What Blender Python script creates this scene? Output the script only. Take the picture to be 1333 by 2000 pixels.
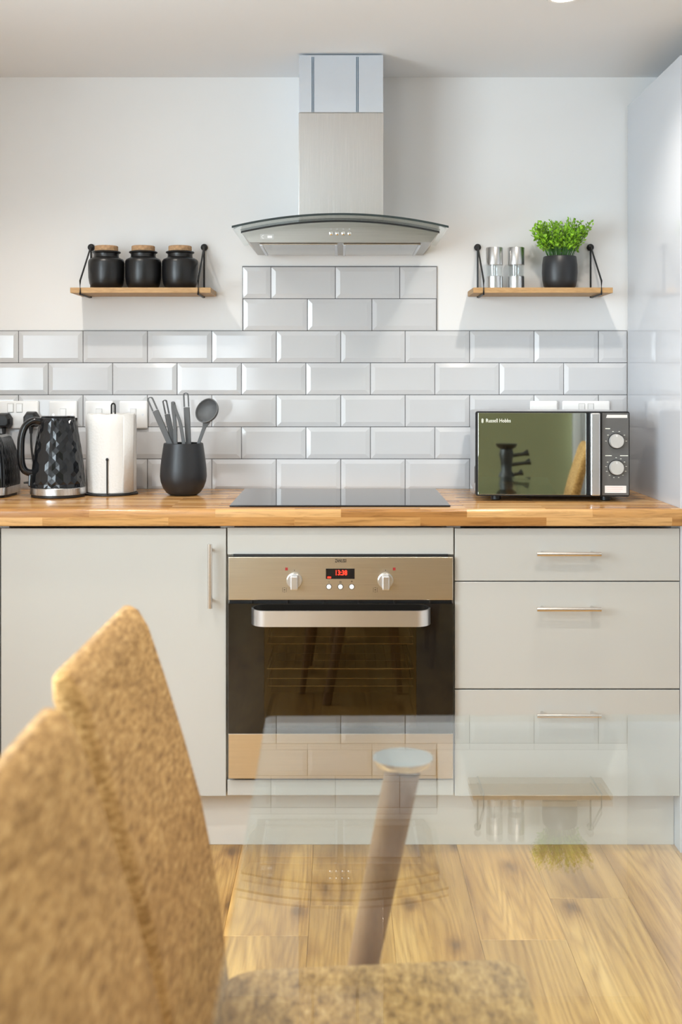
import bpy, bmesh, math, random
from mathutils import Vector, Matrix
random.seed(7)
for o in list(bpy.data.objects): bpy.data.objects.remove(o)
C = bpy.context.scene.collection
PI = math.pi

# ---------------------------------------------------------------- camera
CAMY, CAMZ, F = -3.668, 1.24, 2287.0          # focal length in pixels of the 1333x2000 frame
cd = bpy.data.cameras.new('camera'); cam = bpy.data.objects.new('camera', cd); C.objects.link(cam)
cam.location = (0, CAMY, CAMZ); cam.rotation_euler = (PI/2, 0, 0)
cd.sensor_fit = 'HORIZONTAL'; cd.sensor_width = 24.0; cd.lens = F/1333*24.0
cd.shift_y = -252/1333; cd.clip_start = 0.05
cd.dof.use_dof = True; cd.dof.focus_distance = 3.35; cd.dof.aperture_fstop = 5.0
bpy.context.scene.camera = cam

# ---------------------------------------------------------------- world and daylight
w = bpy.data.worlds.new('world'); bpy.context.scene.world = w; w.use_nodes = True
w.node_tree.nodes['Background'].inputs[0].default_value = (0.75, 0.87, 1.0, 1)
w.node_tree.nodes['Background'].inputs[1].default_value = 1.0
def area(name, loc, rot, sx, sy, power, col):
    l = bpy.data.lights.new(name, 'AREA'); l.shape = 'RECTANGLE'; l.size = sx; l.size_y = sy
    l.energy = power; l.color = col
    o = bpy.data.objects.new(name, l); C.objects.link(o); o.location = loc; o.rotation_euler = rot
    return o
# daylight entering through two windows, plus fill through an added third at rear left
area('daylight_left', (-1.80, -2.55, 1.45), (0, -PI/2, 0), 1.25, 2.0, 58, (0.82, 0.93, 1.0))
area('added_fill_rear_left', (-1.05, -5.46, 1.45), (PI/2, 0, 0), .8, 1.15, 12, (0.86, 0.94, 1.0))  # added fill light to brighten the left of the kitchen wall
area('daylight_rear', (1.45, -5.46, 1.15), (PI/2, 0, 0), .8, 1.9, 34, (0.96, 0.98, 1.0))
DOWN_POWER, DOWN_COL = 20.0, (1.0, 0.92, 0.82)
vs = bpy.context.scene.view_settings
vs.view_transform = 'Standard'; vs.look = 'None'; vs.exposure = 1.04; vs.gamma = 1.0; vs.use_curve_mapping = False
bpy.context.scene.cycles.max_bounces = 12
bpy.context.scene.cycles.transparent_max_bounces = 16

# ---------------------------------------------------------------- node materials
class NT:
    def __init__(s, name):
        s.m = bpy.data.materials.new(name); s.m.use_nodes = True
        s.t = s.m.node_tree; s.t.nodes.clear()
        s.out = s.n('ShaderNodeOutputMaterial')
    def n(s, typ, **k):
        nd = s.t.nodes.new(typ)
        for a, v in k.items(): setattr(nd, a, v)
        return nd
    def put(s, sock, v):
        if hasattr(v, 'is_output') or isinstance(v, bpy.types.NodeSocket): s.t.links.new(v, sock)
        elif isinstance(v, (tuple, list)):
            sock.default_value = tuple(v) + (1,) if len(v) == 3 and len(sock.default_value) == 4 else v
        else: sock.default_value = v
    def prin(s, **k):
        p = s.n('ShaderNodeBsdfPrincipled')
        for a, v in k.items(): s.put(p.inputs[a.replace('_', ' ')], v)
        return p
    def finish(s, p):
        s.t.links.new(p.outputs[0], s.out.inputs[0]); return s.m
    def coords(s, scale=(1, 1, 1), kind='Object', rand=0):
        tc = s.n('ShaderNodeTexCoord'); v = tc.outputs[kind]
        if rand:
            oi = s.n('ShaderNodeObjectInfo')
            mu = s.n('ShaderNodeMath', operation='MULTIPLY'); s.put(mu.inputs[0], oi.outputs['Random']); mu.inputs[1].default_value = rand
            ad = s.n('ShaderNodeVectorMath', operation='ADD'); s.put(ad.inputs[0], v); s.put(ad.inputs[1], mu.outputs[0]); v = ad.outputs[0]
        mp = s.n('ShaderNodeMapping'); s.put(mp.inputs['Vector'], v); mp.inputs['Scale'].default_value = scale
        return mp.outputs[0]
    def noise(s, vec, scale, detail=3, rough=.5, dist=0):
        nz = s.n('ShaderNodeTexNoise'); s.put(nz.inputs['Vector'], vec)
        nz.inputs['Scale'].default_value = scale; nz.inputs['Detail'].default_value = detail
        nz.inputs['Roughness'].default_value = rough; nz.inputs['Distortion'].default_value = dist
        return nz.outputs[0]
    def ramp(s, fac, stops):
        r = s.n('ShaderNodeValToRGB'); s.put(r.inputs[0], fac); e = r.color_ramp.elements
        while len(e) < len(stops): e.new(0.5)
        for i, (p, c) in enumerate(stops): e[i].position = p; e[i].color = (*c, 1) if len(c) == 3 else c
        return r.outputs[0]
    def mix(s, fac, a, b, blend='MIX'):
        m = s.n('ShaderNodeMix', data_type='RGBA', blend_type=blend)
        s.put(m.inputs[0], fac); s.put(m.inputs[6], a); s.put(m.inputs[7], b); return m.outputs[2]
    def bump(s, h, strength=.2, dist=.001):
        b = s.n('ShaderNodeBump'); b.inputs['Strength'].default_value = strength; b.inputs['Distance'].default_value = dist
        s.put(b.inputs['Height'], h); return b.outputs[0]
def plain(name, col, rough=.5, metal=0, var=.06, vscale=8, spec=.5, bump=0, bscale=200, **k):
    t = NT(name); v = t.coords()
    nz = t.noise(v, vscale, 3)
    lo = tuple(max(0, c*(1-var)) for c in col); hi = tuple(min(1, c*(1+var)) for c in col)
    c = t.ramp(nz, [(.3, lo), (.7, hi)])
    p = t.prin(Base_Color=c, Roughness=rough, Metallic=metal, **k)
    p.inputs['Specular IOR Level'].default_value = spec
    if bump: t.put(p.inputs['Normal'], t.bump(t.noise(v, bscale, 2), bump))
    return t.finish(p)
def emis(name, col, strength):
    t = NT(name); e = t.n('ShaderNodeEmission'); e.inputs[0].default_value = (*col, 1); e.inputs[1].default_value = strength
    return t.finish(e)
def thinglass(name, tint=(.96, .985, .975), ior=1.5, rough=0.0):
    t = NT(name); tr = t.n('ShaderNodeBsdfTransparent'); tr.inputs[0].default_value = (*tint, 1)
    gl = t.n('ShaderNodeBsdfGlossy'); gl.inputs['Color'].default_value = (1, 1, 1, 1); gl.inputs['Roughness'].default_value = rough
    # the fresnel of a face is the same from both sides: use the facing angle rather than the exit ior
    ge = t.n('ShaderNodeNewGeometry'); dt = t.n('ShaderNodeVectorMath', operation='DOT_PRODUCT')
    t.put(dt.inputs[0], ge.outputs['Incoming']); t.put(dt.inputs[1], ge.outputs['Normal'])
    ab = t.n('ShaderNodeMath', operation='ABSOLUTE'); t.put(ab.inputs[0], dt.outputs['Value'])
    iv = t.n('ShaderNodeMath', operation='SUBTRACT'); iv.inputs[0].default_value = 1; t.put(iv.inputs[1], ab.outputs[0])
    pw = t.n('ShaderNodeMath', operation='POWER'); t.put(pw.inputs[0], iv.outputs[0]); pw.inputs[1].default_value = 5
    ma = t.n('ShaderNodeMath', operation='MULTIPLY_ADD'); t.put(ma.inputs[0], pw.outputs[0]); ma.inputs[1].default_value = .96; ma.inputs[2].default_value = .04
    mx = t.n('ShaderNodeMixShader'); t.put(mx.inputs[0], ma.outputs[0]); t.put(mx.inputs[1], tr.outputs[0]); t.put(mx.inputs[2], gl.outputs[0])
    t.t.links.new(mx.outputs[0], t.out.inputs[0]); return t.m
def brushed(name, col, rough=.28, axis=(2, 60, 400), amount=.12):
    t = NT(name); v = t.coords(axis)
    nz = t.noise(v, 3, 4, .6)
    c = t.ramp(nz, [(.3, tuple(x*.92 for x in col)), (.7, tuple(min(1, x*1.06) for x in col))])
    mr = t.n('ShaderNodeMapRange'); t.put(mr.inputs[0], nz); mr.inputs[3].default_value = rough-amount*.5; mr.inputs[4].default_value = rough+amount*.5
    p = t.prin(Base_Color=c, Roughness=mr.outputs[0], Metallic=1.0)
    t.put(p.inputs['Normal'], t.bump(nz, .08, .0006))
    return t.finish(p)

M = {}
M['wall'] = plain('white_plaster', (.80, .80, .80), .75, var=.015, vscale=3, bump=.05, bscale=120)
M['ceiling'] = plain('ceiling_paint', (.80, .82, .845), .85, var=.01, vscale=2)
M['green'] = plain('olive_paint', (.245, .25, .135), .8, var=.03, vscale=2)
M['grout'] = plain('grey_grout', (.13, .13, .135), .9, bump=.2)
M['tile'] = plain('white_glaze', (.60, .605, .62), .10, var=.02, vscale=4)
M['front'] = plain('greige_gloss_laminate', (.48, .475, .45), .16, var=.008, vscale=2)
M['carcass'] = plain('white_melamine', (.60, .59, .56), .5)
M['panel'] = plain('white_gloss_panel', (.54, .56, .60), .05, var=.006, vscale=2)
M['plinth'] = plain('greige_plinth', (.60, .57, .52), .22, var=.01)
M['steel'] = brushed('brushed_steel', (.66, .65, .63), .25)
M['steel_v'] = brushed('brushed_steel_vertical', (.62, .62, .62), .28, (300, 300, 3))
M['hood_steel'] = brushed('hood_steel', (.43, .405, .37), .30)
M['oven_steel'] = brushed('oven_steel', (.66, .60, .50), .30, (1.5, 60, 300))
M['film'] = plain('blue_protective_film', (.68, .74, .82), .16, metal=.6, var=.02)
M['chimney'] = brushed('chimney_steel', (.63, .615, .60), .26, (500, 60, 2), .10)
M['film_edge'] = plain('film_edge', (.035, .085, .13), .4)
M['chrome'] = plain('polished_chrome', (.85, .85, .86), .06, metal=1, var=.01)
M['nickel'] = plain('satin_nickel', (.74, .70, .66), .24, metal=1, var=.02)
M['alu'] = plain('satin_aluminium', (.74, .75, .78), .32, metal=1, var=.02)
M['black_metal'] = plain('black_iron', (.008, .008, .009), .45, var=.1)
M['black_gloss'] = plain('black_gloss_plastic', (.008, .009, .011), .10, var=.05)
M['black_plastic'] = plain('black_plastic', (.008, .008, .009), .4, var=.05)
M['black_ceramic'] = plain('matte_black_stoneware', (.007, .007, .008), .33, var=.1, bump=.05, bscale=90)
M['charcoal'] = plain('charcoal_stoneware', (.014, .015, .018), .40, var=.1)
M['silicone'] = plain('grey_silicone', (.10, .105, .11), .55, var=.08)
M['white_plastic'] = plain('white_plastic', (.88, .88, .88), .25, var=.01)
M['grey_plastic'] = plain('grey_plastic', (.45, .45, .44), .4)
M['mw_panel'] = plain('graphite_panel', (.17, .17, .17), .35, metal=.5, var=.03)
M['mw_body'] = plain('silver_painted_steel', (.50, .51, .53), .30, metal=.35, var=.02)
M['mirror'] = plain('smoked_mirror_glass', (.60, .62, .55), .02, metal=1, var=.005)
M['knob'] = plain('silver_knob', (.72, .72, .71), .35, metal=.6, var=.02)
M['paper_label'] = plain('paper_label', (.78, .76, .74), .6)
M['pink_print'] = plain('pink_print', (.75, .5, .47), .6)
M['print'] = plain('white_print', (.80, .82, .74), .5)
M['dark_print'] = plain('dark_print', (.03, .025, .02), .6)
M['red_led'] = emis('red_led', (1, .03, .015), 2.2)
M['red_mark'] = plain('red_mark', (.30, .02, .02), .4)
M['glass'] = thinglass('clear_table_glass', (.955, .985, .97))
M['hood_glass'] = thinglass('hood_glass', (.90, .93, .92))
M['glass_edge'] = plain('dark_glass_edge', (.025, .035, .035), .15)
M['table_edge'] = plain('green_glass_edge', (.42, .50, .47), .2)
M['oven_glass'] = thinglass('smoked_oven_glass', (.62, .56, .44), rough=.0)
M['oven_frame_glass'] = plain('black_oven_glass', (.010, .009, .008), .04)
M['cavity'] = plain('dark_enamel', (.30, .23, .125), .35)
M['rack'] = plain('rack_wire', (.7, .62, .48), .25, metal=1)
M['acrylic'] = thinglass('clear_acrylic', (.93, .94, .94))
M['spice'] = plain('peppercorn', (.35, .33, .30), .8, var=.4, vscale=300)
M['cork'] = plain('cork', (.42, .255, .135), .85, var=.25, vscale=140, bump=.3, bscale=250)
M['hob'] = plain('black_ceramic_glass', (.012, .012, .014), .03)
M['leaf'] = plain('fresh_green_leaf', (.21, .43, .018), .5, var=.55, vscale=38)
M['stem'] = plain('green_stem', (.05, .15, .025), .6)
M['soil'] = plain('dark_soil', (.03, .022, .015), .95)
M['cable'] = plain('black_cable', (.012, .012, .012), .5)
M['window_white'] = plain('white_window_frame', (.8, .8, .8), .4)
M['pane'] = thinglass('window_pane', (.97, .98, .98))
M['bulb'] = emis('downlight_lens', (1.0, .86, .68), 14)
def m_curtain():
    t = NT('pale_curtain'); p = t.prin(Base_Color=(.70, .71, .73), Roughness=.9)
    tl = t.n('ShaderNodeBsdfTranslucent'); tl.inputs[0].default_value = (.8, .82, .85, 1)
    mx = t.n('ShaderNodeMixShader'); mx.inputs[0].default_value = .15; t.put(mx.inputs[1], p.outputs[0]); t.put(mx.inputs[2], tl.outputs[0])
    t.t.links.new(mx.outputs[0], t.out.inputs[0]); return t.m
M['curtain'] = m_curtain()
def m_paper():
    t = NT('white_paper_towel'); v = t.coords()
    vo = t.n('ShaderNodeTexVoronoi'); t.put(vo.inputs['Vector'], v); vo.inputs['Scale'].default_value = 160
    p = t.prin(Base_Color=(.74, .735, .72), Roughness=.95); t.put(p.inputs['Normal'], t.bump(vo.outputs[0], .35, .0015))
    return t.finish(p)
M['paper'] = m_paper()
def m_wood(name, cols, scale=(1, 9, 9), rough=.5, sc=6, rand=0):
    t = NT(name); v = t.coords(scale, rand=rand)
    nz = t.noise(v, sc, 6, .6, 1.2)
    fine = t.noise(v, sc*9, 3, .6)
    c = t.ramp(nz, [(.25, cols[0]), (.5, cols[1]), (.75, cols[2])])
    c = t.mix(.35, c, t.ramp(fine, [(.3, cols[0]), (.7, cols[2])]))
    p = t.prin(Base_Color=c, Roughness=rough); t.put(p.inputs['Normal'], t.bump(fine, .08))
    return t.finish(p)
M['shelf'] = m_wood('oiled_oak', [(.25, .135, .05), (.45, .265, .11), (.58, .37, .17)], (1, 10, 10), .55)
M['leg_wood'] = m_wood('beech_leg', [(.23, .125, .058), (.33, .185, .09), (.42, .25, .125)], (10, 10, 1), .45)
def m_worktop():
    t = NT('butcher_block_laminate'); tc = t.n('ShaderNodeTexCoord')
    sp = t.n('ShaderNodeSeparateXYZ'); t.put(sp.inputs[0], tc.outputs['Object'])
    ad = t.n('ShaderNodeMath', operation='ADD'); t.put(ad.inputs[0], sp.outputs[1]); t.put(ad.inputs[1], sp.outputs[2])
    cb = t.n('ShaderNodeCombineXYZ'); t.put(cb.inputs[0], sp.outputs[0]); t.put(cb.inputs[1], ad.outputs[0])
    br = t.n('ShaderNodeTexBrick'); t.put(br.inputs['Vector'], cb.outputs[0]); br.offset = .37; br.offset_frequency = 2
    for k, vv in (('Scale', 1), ('Mortar Size', .0004), ('Brick Width', .33), ('Row Height', .026), ('Bias', 0.0)): br.inputs[k].default_value = vv
    br.inputs['Color1'].default_value = (.02, .02, .02, 1); br.inputs['Color2'].default_value = (.98, .98, .98, 1); br.inputs['Mortar'].default_value = (.3, .3, .3, 1)
    mp = t.n('ShaderNodeMapping'); t.put(mp.inputs[0], cb.outputs[0]); mp.inputs['Scale'].default_value = (3.5, 45, 1)
    of = t.n('ShaderNodeVectorMath', operation='MULTIPLY_ADD'); t.put(of.inputs[0], br.outputs['Color']); of.inputs[1].default_value = (17, 9, 5); t.put(of.inputs[2], mp.outputs[0])
    g = t.noise(of.outputs[0], 2.2, 5, .62, .8)
    tone = t.ramp(br.outputs['Color'], [(0, (.32, .145, .042)), (.3, (.44, .22, .072)), (.6, (.54, .30, .11)), (1, (.65, .40, .18))])
    c = t.mix(.75, tone, t.ramp(g, [(.28, (.42, .36, .30)), (.5, (.95, .95, .95)), (.75, (1.12, 1.1, 1.05))]), 'MULTIPLY')
    p = t.prin(Base_Color=c, Roughness=.22); t.put(p.inputs['Normal'], t.bump(g, .04))
    return t.finish(p)
M['worktop'] = m_worktop()
def m_plank():
    t = NT('oak_laminate'); v = t.coords((1, 1, 1), rand=37)
    def mapped(sc):
        mp = t.n('ShaderNodeMapping'); t.put(mp.inputs[0], v); mp.inputs['Scale'].default_value = sc; return mp.outputs[0]
    tone = t.noise(mapped((1, .10, 1)), 7, 3, .55, .3)
    field = t.noise(mapped((1, .085, 1)), 7.5, 1.5, .45, .2)
    mu = t.n('ShaderNodeMath', operation='MULTIPLY'); t.put(mu.inputs[0], field); mu.inputs[1].default_value = 22
    pp = t.n('ShaderNodeMath', operation='PINGPONG'); t.put(pp.inputs[0], mu.outputs[0]); pp.inputs[1].default_value = .5
    rings = t.ramp(pp.outputs[0], [(.0, (.66, .56, .44)), (.4, (1, .98, .95)), (1, (1.08, 1.08, 1.06))])
    streak = t.noise(mapped((46, 1.8, 1)), 2.5, 5, .75)
    base = t.ramp(tone, [(.27, (.25, .135, .040)), (.42, (.47, .285, .090)), (.58, (.62, .405, .148)), (.78, (.74, .55, .26))])
    oi = t.n('ShaderNodeObjectInfo')
    tint = t.ramp(oi.outputs['Random'], [(0, (1.06, .95, .80)), (.35, (.90, .89, .90)), (.7, (1.10, 1.02, .90)), (1, (.84, .80, .76))])
    c = t.mix(1, base, tint, 'MULTIPLY'); c = t.mix(.62, c, rings, 'MULTIPLY')
    c = t.mix(.8, c, t.ramp(streak, [(.32, (.62, .55, .47)), (.52, (1, 1, 1)), (.7, (1.1, 1.1, 1.08))]), 'MULTIPLY')
    vo = t.n('ShaderNodeTexVoronoi', voronoi_dimensions='2D'); t.put(vo.inputs['Vector'], mapped((1, .42, 1))); vo.inputs['Scale'].default_value = 4.6; vo.inputs['Randomness'].default_value = 1
    wob = t.noise(mapped((1, .4, 1)), 30, 2, .5)
    ad = t.n('ShaderNodeMath', operation='MULTIPLY_ADD'); t.put(ad.inputs[0], wob); ad.inputs[1].default_value = .16; t.put(ad.inputs[2], vo.outputs['Distance'])
    knot = t.ramp(ad.outputs[0], [(.105, (.22, .15, .10)), (.14, (.52, .42, .32)), (.20, (.86, .80, .72)), (.36, (1, 1, 1))])
    c = t.mix(.8, c, knot, 'MULTIPLY')
    p = t.prin(Base_Color=c, Roughness=.36); t.put(p.inputs['Normal'], t.bump(streak, .06))
    return t.finish(p)
M['plank'] = m_plank()
def m_fabric():
    t = NT('beige_tweed'); v = t.coords()
    a = t.noise(v, 190, 3, .7); b = t.noise(v, 55, 3, .6); d = t.noise(v, 9, 2, .5)
    mp = t.n('ShaderNodeMapping'); t.put(mp.inputs[0], v); mp.inputs['Scale'].default_value = (1, .35, 1.6)
    th = t.noise(mp.outputs[0], 110, 3, .7)
    c = t.ramp(th, [(.30, (.20, .105, .034)), (.46, (.40, .235, .086)), (.57, (.51, .315, .124)), (.74, (.68, .47, .225))])
    c = t.mix(.5, c, t.ramp(b, [(.35, (.76, .70, .62)), (.65, (1.12, 1.1, 1.06))]), 'MULTIPLY')
    c = t.mix(.4, c, t.ramp(d, [(.35, (.78, .75, .70)), (.65, (1.1, 1.1, 1.08))]), 'MULTIPLY')
    p = t.prin(Base_Color=c, Roughness=.95); p.inputs['Specular IOR Level'].default_value = .15
    p.inputs['Sheen Weight'].default_value = .08
    t.put(p.inputs['Normal'], t.bump(a, .6, .003))
    return t.finish(p)
M['fabric'] = m_fabric()

# ---------------------------------------------------------------- mesh helpers
def BM(): return bmesh.new()
def box(bm, x0, x1, y0, y1, z0, z1):
    v = [bm.verts.new(p) for p in ((x0,y0,z0),(x1,y0,z0),(x1,y1,z0),(x0,y1,z0),(x0,y0,z1),(x1,y0,z1),(x1,y1,z1),(x0,y1,z1))]
    for f in ((3,2,1,0),(4,5,6,7),(0,1,5,4),(1,2,6,5),(2,3,7,6),(3,0,4,7)): bm.faces.new([v[i] for i in f])
    return bm
def loft(bm, rings, closed=True, cap=True):
    R = [[bm.verts.new(p) for p in r] for r in rings]; n = len(R[0])
    for a, b in zip(R, R[1:]):
        for i in range(n if closed else n-1):
            j = (i+1) % n; bm.faces.new((a[i], a[j], b[j], b[i]))
    if cap:
        bm.faces.new(R[0][::-1]); bm.faces.new(R[-1])
    return bm
def lathe(bm, prof, seg=40, cx=0, cy=0, cap=True):
    return loft(bm, [[(cx+r*math.cos(2*PI*i/seg), cy+r*math.sin(2*PI*i/seg), z) for i in range(seg)] for r, z in prof], cap=cap)
def tube(bm, pts, r, seg=8, closed=False, flat=None):
    pts = [Vector(p) for p in pts]; n = len(pts); rings = []
    up = None
    for i, p in enumerate(pts):
        a = pts[(i-1) % n] if (closed or i) else p; b = pts[(i+1) % n] if (closed or i < n-1) else p
        t = (b-a).normalized()
        if up is None:
            up = Vector((0, 0, 1)) if abs(t.z) < .9 else Vector((0, 1, 0))
        s = t.cross(up).normalized(); up = s.cross(t).normalized()
        rr = r[i] if isinstance(r, (list, tuple)) else r
        rings.append([p + (s*math.cos(2*PI*k/seg) + up*math.sin(2*PI*k/seg))*rr for k in range(seg)])
    if closed:
        rings.append(rings[0]); R = [[bm.verts.new(q) for q in r_] for r_ in rings[:-1]]; R.append(R[0])
        for a, b in zip(R, R[1:]):
            for i in range(seg): bm.faces.new((a[i], a[(i+1) % seg], b[(i+1) % seg], b[i]))
        return bm
    return loft(bm, rings)
def cyl(bm, p0, p1, r0, r1=None, seg=24): return tube(bm, [p0, p1], [r0, r0 if r1 is None else r1], seg)
def prism(bm, poly, y0, y1):                     # polygon in x,z extruded along y
    a = [bm.verts.new((x, y0, z)) for x, z in poly]; b = [bm.verts.new((x, y1, z)) for x, z in poly]
    n = len(poly)
    for i in range(n): bm.faces.new((a[i], a[(i+1) % n], b[(i+1) % n], b[i]))
    bm.faces.new(a[::-1]); bm.faces.new(b); return bm
def rrect(hx, hy, r, n=5, cx=0, cy=0):
    pts = []
    for sx, sy, a0 in ((1, 1, 0), (-1, 1, PI/2), (-1, -1, PI), (1, -1, 3*PI/2)):
        for k in range(n):
            a = a0 + PI/2*k/(n-1); pts.append((cx+sx*(hx-r)+r*math.cos(a), cy+sy*(hy-r)+r*math.sin(a)))
    return pts
def smooth_path(pts, n=6):
    P = [Vector(p) for p in pts]; out = []
    for i in range(len(P)-1):
        p0 = P[max(i-1, 0)]; p1 = P[i]; p2 = P[i+1]; p3 = P[min(i+2, len(P)-1)]
        for k in range(n):
            t = k/n
            out.append(.5*((2*p1) + (p2-p0)*t + (2*p0-5*p1+4*p2-p3)*t*t + (3*p1-p0-3*p2+p3)*t**3))
    out.append(P[-1]); return out
def mesh_of(name, bm, mat, smooth=False):
    bmesh.ops.recalc_face_normals(bm, faces=bm.faces)
    me = bpy.data.meshes.new(name); bm.to_mesh(me); bm.free()
    me.materials.append(M[mat] if isinstance(mat, str) else mat)
    if smooth:
        for p in me.polygons: p.use_smooth = True
        me.set_sharp_from_angle(angle=math.radians(40))
    return me
def obj(name, bm, mat, parent=None, smooth=False, bevel=0, bseg=2):
    me = mesh_of(name, bm, mat, smooth); o = bpy.data.objects.new(name, me); C.objects.link(o)
    if parent: o.parent = parent
    if bevel:
        b = o.modifiers.new('bevel', 'BEVEL'); b.width = bevel; b.segments = bseg; b.limit_method = 'ANGLE'; b.angle_limit = math.radians(35)
    return o
def tag(o, label, cat, group=None):
    o['label'] = label; o['category'] = cat
    if group: o['group'] = group
    return o
def thing(name, label, cat, loc=(0, 0, 0), rz=0, group=None):
    o = bpy.data.objects.new(name, None); C.objects.link(o); o.empty_display_size = .05
    o.location = loc; o.rotation_euler = (0, 0, rz); return tag(o, label, cat, group)
def struct(name, bm, mat, parent=None, **k):
    o = obj(name, bm, mat, parent, **k)
    if not parent: o['kind'] = 'structure'
    return o
def copy_tree(o, parent=None):
    c = o.copy(); C.objects.link(c); c.parent = parent
    for ch in list(o.children): copy_tree(ch, c)
    return c
FONT_CACHE = {}
def text(name, s, size, mat, parent, loc, rot=(PI/2, 0, 0), align='CENTER', depth=.0003, bold=0, sx=1.0):
    cu = bpy.data.curves.new('txt', 'FONT'); cu.body = s; cu.size = size; cu.align_x = align; cu.align_y = 'CENTER'
    cu.extrude = depth; cu.offset = bold; cu.resolution_u = 2
    to = bpy.data.objects.new('txt', cu); C.objects.link(to)
    bpy.context.view_layer.update()
    me = bpy.data.meshes.new_from_object(to.evaluated_get(bpy.context.evaluated_depsgraph_get()))
    bpy.data.objects.remove(to); bpy.data.curves.remove(cu)
    me.materials.clear(); me.materials.append(M[mat]); me.name = name
    for v in me.vertices: v.co.x *= sx
    o = bpy.data.objects.new(name, me); C.objects.link(o); o.parent = parent; o.location = loc; o.rotation_euler = rot
    return o
def X(px, d): return (px-666.5)*d/F
def Z(py, d): return CAMZ-(py-748)*d/F
def Y(d): return d+CAMY

# ---------------------------------------------------------------- the room
XL, XR, YB, H = -1.53, 2.0, -5.2, 2.1975
fl = struct('floor', box(BM(), XL-.2, XR+.2, YB-.2, .2, -.05, -.0085), 'dark_print')
PW, PLEN = .192, 1.285
cols = []
k = -8
x = -.0735 + PW*k
random.seed(12)
ci = 0
while x < XR:
    x0, x1 = max(x, XL), min(x+PW, XR)
    if x1-x0 > .02:
        phase = {2: -1.06, 1: -.52}.get(round((x+.0735)/PW), -random.random()*PLEN)
        ys = [0.0]; yy = phase if phase < -.05 else phase-.3
        while yy > YB: ys.append(yy); yy -= PLEN
        ys.append(YB)
        for a, b in zip(ys, ys[1:]):
            if a-b < .03 or b > -.45: continue
            bm = BM(); hx, hy = (x1-x0)/2-.0002, (a-b)/2-.0002; c = .0011
            R = [[(sx*(hx-q), sy*(hy-q), z) for sx, sy in ((-1,-1),(1,-1),(1,1),(-1,1))] for q, z in ((0, -.008), (0, -c), (c, 0))]
            loft(bm, R)
            o = obj('plank', bm, 'plank', fl); o.location = ((x0+x1)/2, (a+b)/2, 0)
    x += PW
struct('ceiling', box(BM(), XL-.2, XR+.2, YB-.2, .2, H, H+.1), 'ceiling')
wb = struct('wall_back', box(BM(), XL-.2, XR+.2, 0, .2, -.05, H), 'wall')
# left wall with its window opening
WY0, WY1, WZ0, WZ1 = -3.55, -1.55, .80, 2.05
bm = BM()
box(bm, XL-.2, XL, YB, WY0, -.05, H); box(bm, XL-.2, XL, WY1, 0, -.05, H)
box(bm, XL-.2, XL, WY0, WY1, -.05, WZ0); box(bm, XL-.2, XL, WY0, WY1, WZ1, H)
struct('wall_left', bm, 'wall')
def window(name, axis, a0, a1, z0, z1, c):
    bm = BM()
    def bar(u0, u1, w0, w1):
        if axis == 'x': box(bm, u0, u1, c-.03, c+.03, w0, w1)
        else: box(bm, c-.03, c+.03, u0, u1, w0, w1)
    mid = (a0+a1)/2
    bar(a0, a0+.06, z0, z1); bar(a1-.06, a1, z0, z1); bar(mid-.04, mid+.04, z0+.06, z1-.06)
    bar(a0+.06, a1-.06, z0, z0+.06); bar(a0+.06, a1-.06, z1-.06, z1)
    wo = struct(name, bm, 'window_white')
    for u0, u1 in ((a0+.06, mid-.04), (mid+.04, a1-.06)):
        b = BM()
        if axis == 'x': box(b, u0, u1, c-.004, c+.004, z0+.06, z1-.06)
        else: box(b, c-.004, c+.004, u0, u1, z0+.06, z1-.06)
        obj('pane', b, 'pane', wo)
    return wo
window('window_1', 'y', WY0, WY1, WZ0, WZ1, XL-.12)
struct('wall_right', box(BM(), XR, XR+.2, YB, 0, -.05, H), 'wall')
BX0, BX1, BZ0, BZ1 = 1.05, 1.85, .12, 2.08
bm = BM()
AX0, AX1, AZ0, AZ1 = -1.45, -.65, .88, 2.02  # opening made for the added rear-left window
box(bm, XL-.2, AX0, YB-.2, YB, -.05, H); box(bm, AX1, BX0, YB-.2, YB, -.05, H)
box(bm, AX0, AX1, YB-.2, YB, -.05, AZ0); box(bm, AX0, AX1, YB-.2, YB, AZ1, H); box(bm, BX1, XR+.2, YB-.2, YB, -.05, H)
box(bm, BX0, BX1, YB-.2, YB, -.05, BZ0); box(bm, BX0, BX1, YB-.2, YB, BZ1, H)
struct('wall_front', bm, 'green')
window('window_2', 'x', BX0, BX1, BZ0, BZ1, YB-.12)
window('added_window', 'x', AX0, AX1, AZ0, AZ1, YB-.12)  # unseen window, added to let extra fill light in

# ---------------------------------------------------------------- backsplash tiles on the kitchen wall
S = 3.66/F
XE = .896                                             # inner face of the tall end panel
TP, TH, G = 126*S, 62.6*S, .0011                      # pitch, height, half joint
zt = Z(646, 3.66)
bm = BM(); box(bm, XL, XE, -.0045, 0, zt-5*TH, zt+G); box(bm, X(473.5, 3.66), X(854.5, 3.66), -.0045, 0, zt, Z(519.5, 3.66))
obj('grout_bed', bm, 'grout', wb)
TC = {}
def tile(x0, x1, z0, z1):
    x0 += G; x1 -= G; z0 += G; z1 -= G
    wd, ht = x1-x0, z1-z0
    key = (round(wd, 4), round(ht, 4))
    if key not in TC:
        bm = BM(); c = min(.014, wd*.3)
        R = []
        for q, yy in ((0, 0), (0, -.0063), (c, -.0095)):
            R.append([(sx*(wd/2-q), yy, sz*(ht/2-q)) for sx, sz in ((-1,-1),(1,-1),(1,1),(-1,1))])
        loft(bm, R); TC[key] = mesh_of('tile', bm, 'tile')
    o = bpy.data.objects.new('tile', TC[key]); C.objects.link(o); o.parent = wb
    o.location = ((x0+x1)/2, 0, (z0+z1)/2)
    o.rotation_euler = (random.uniform(-.004, .004), 0, random.uniform(-.003, .003))
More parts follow.
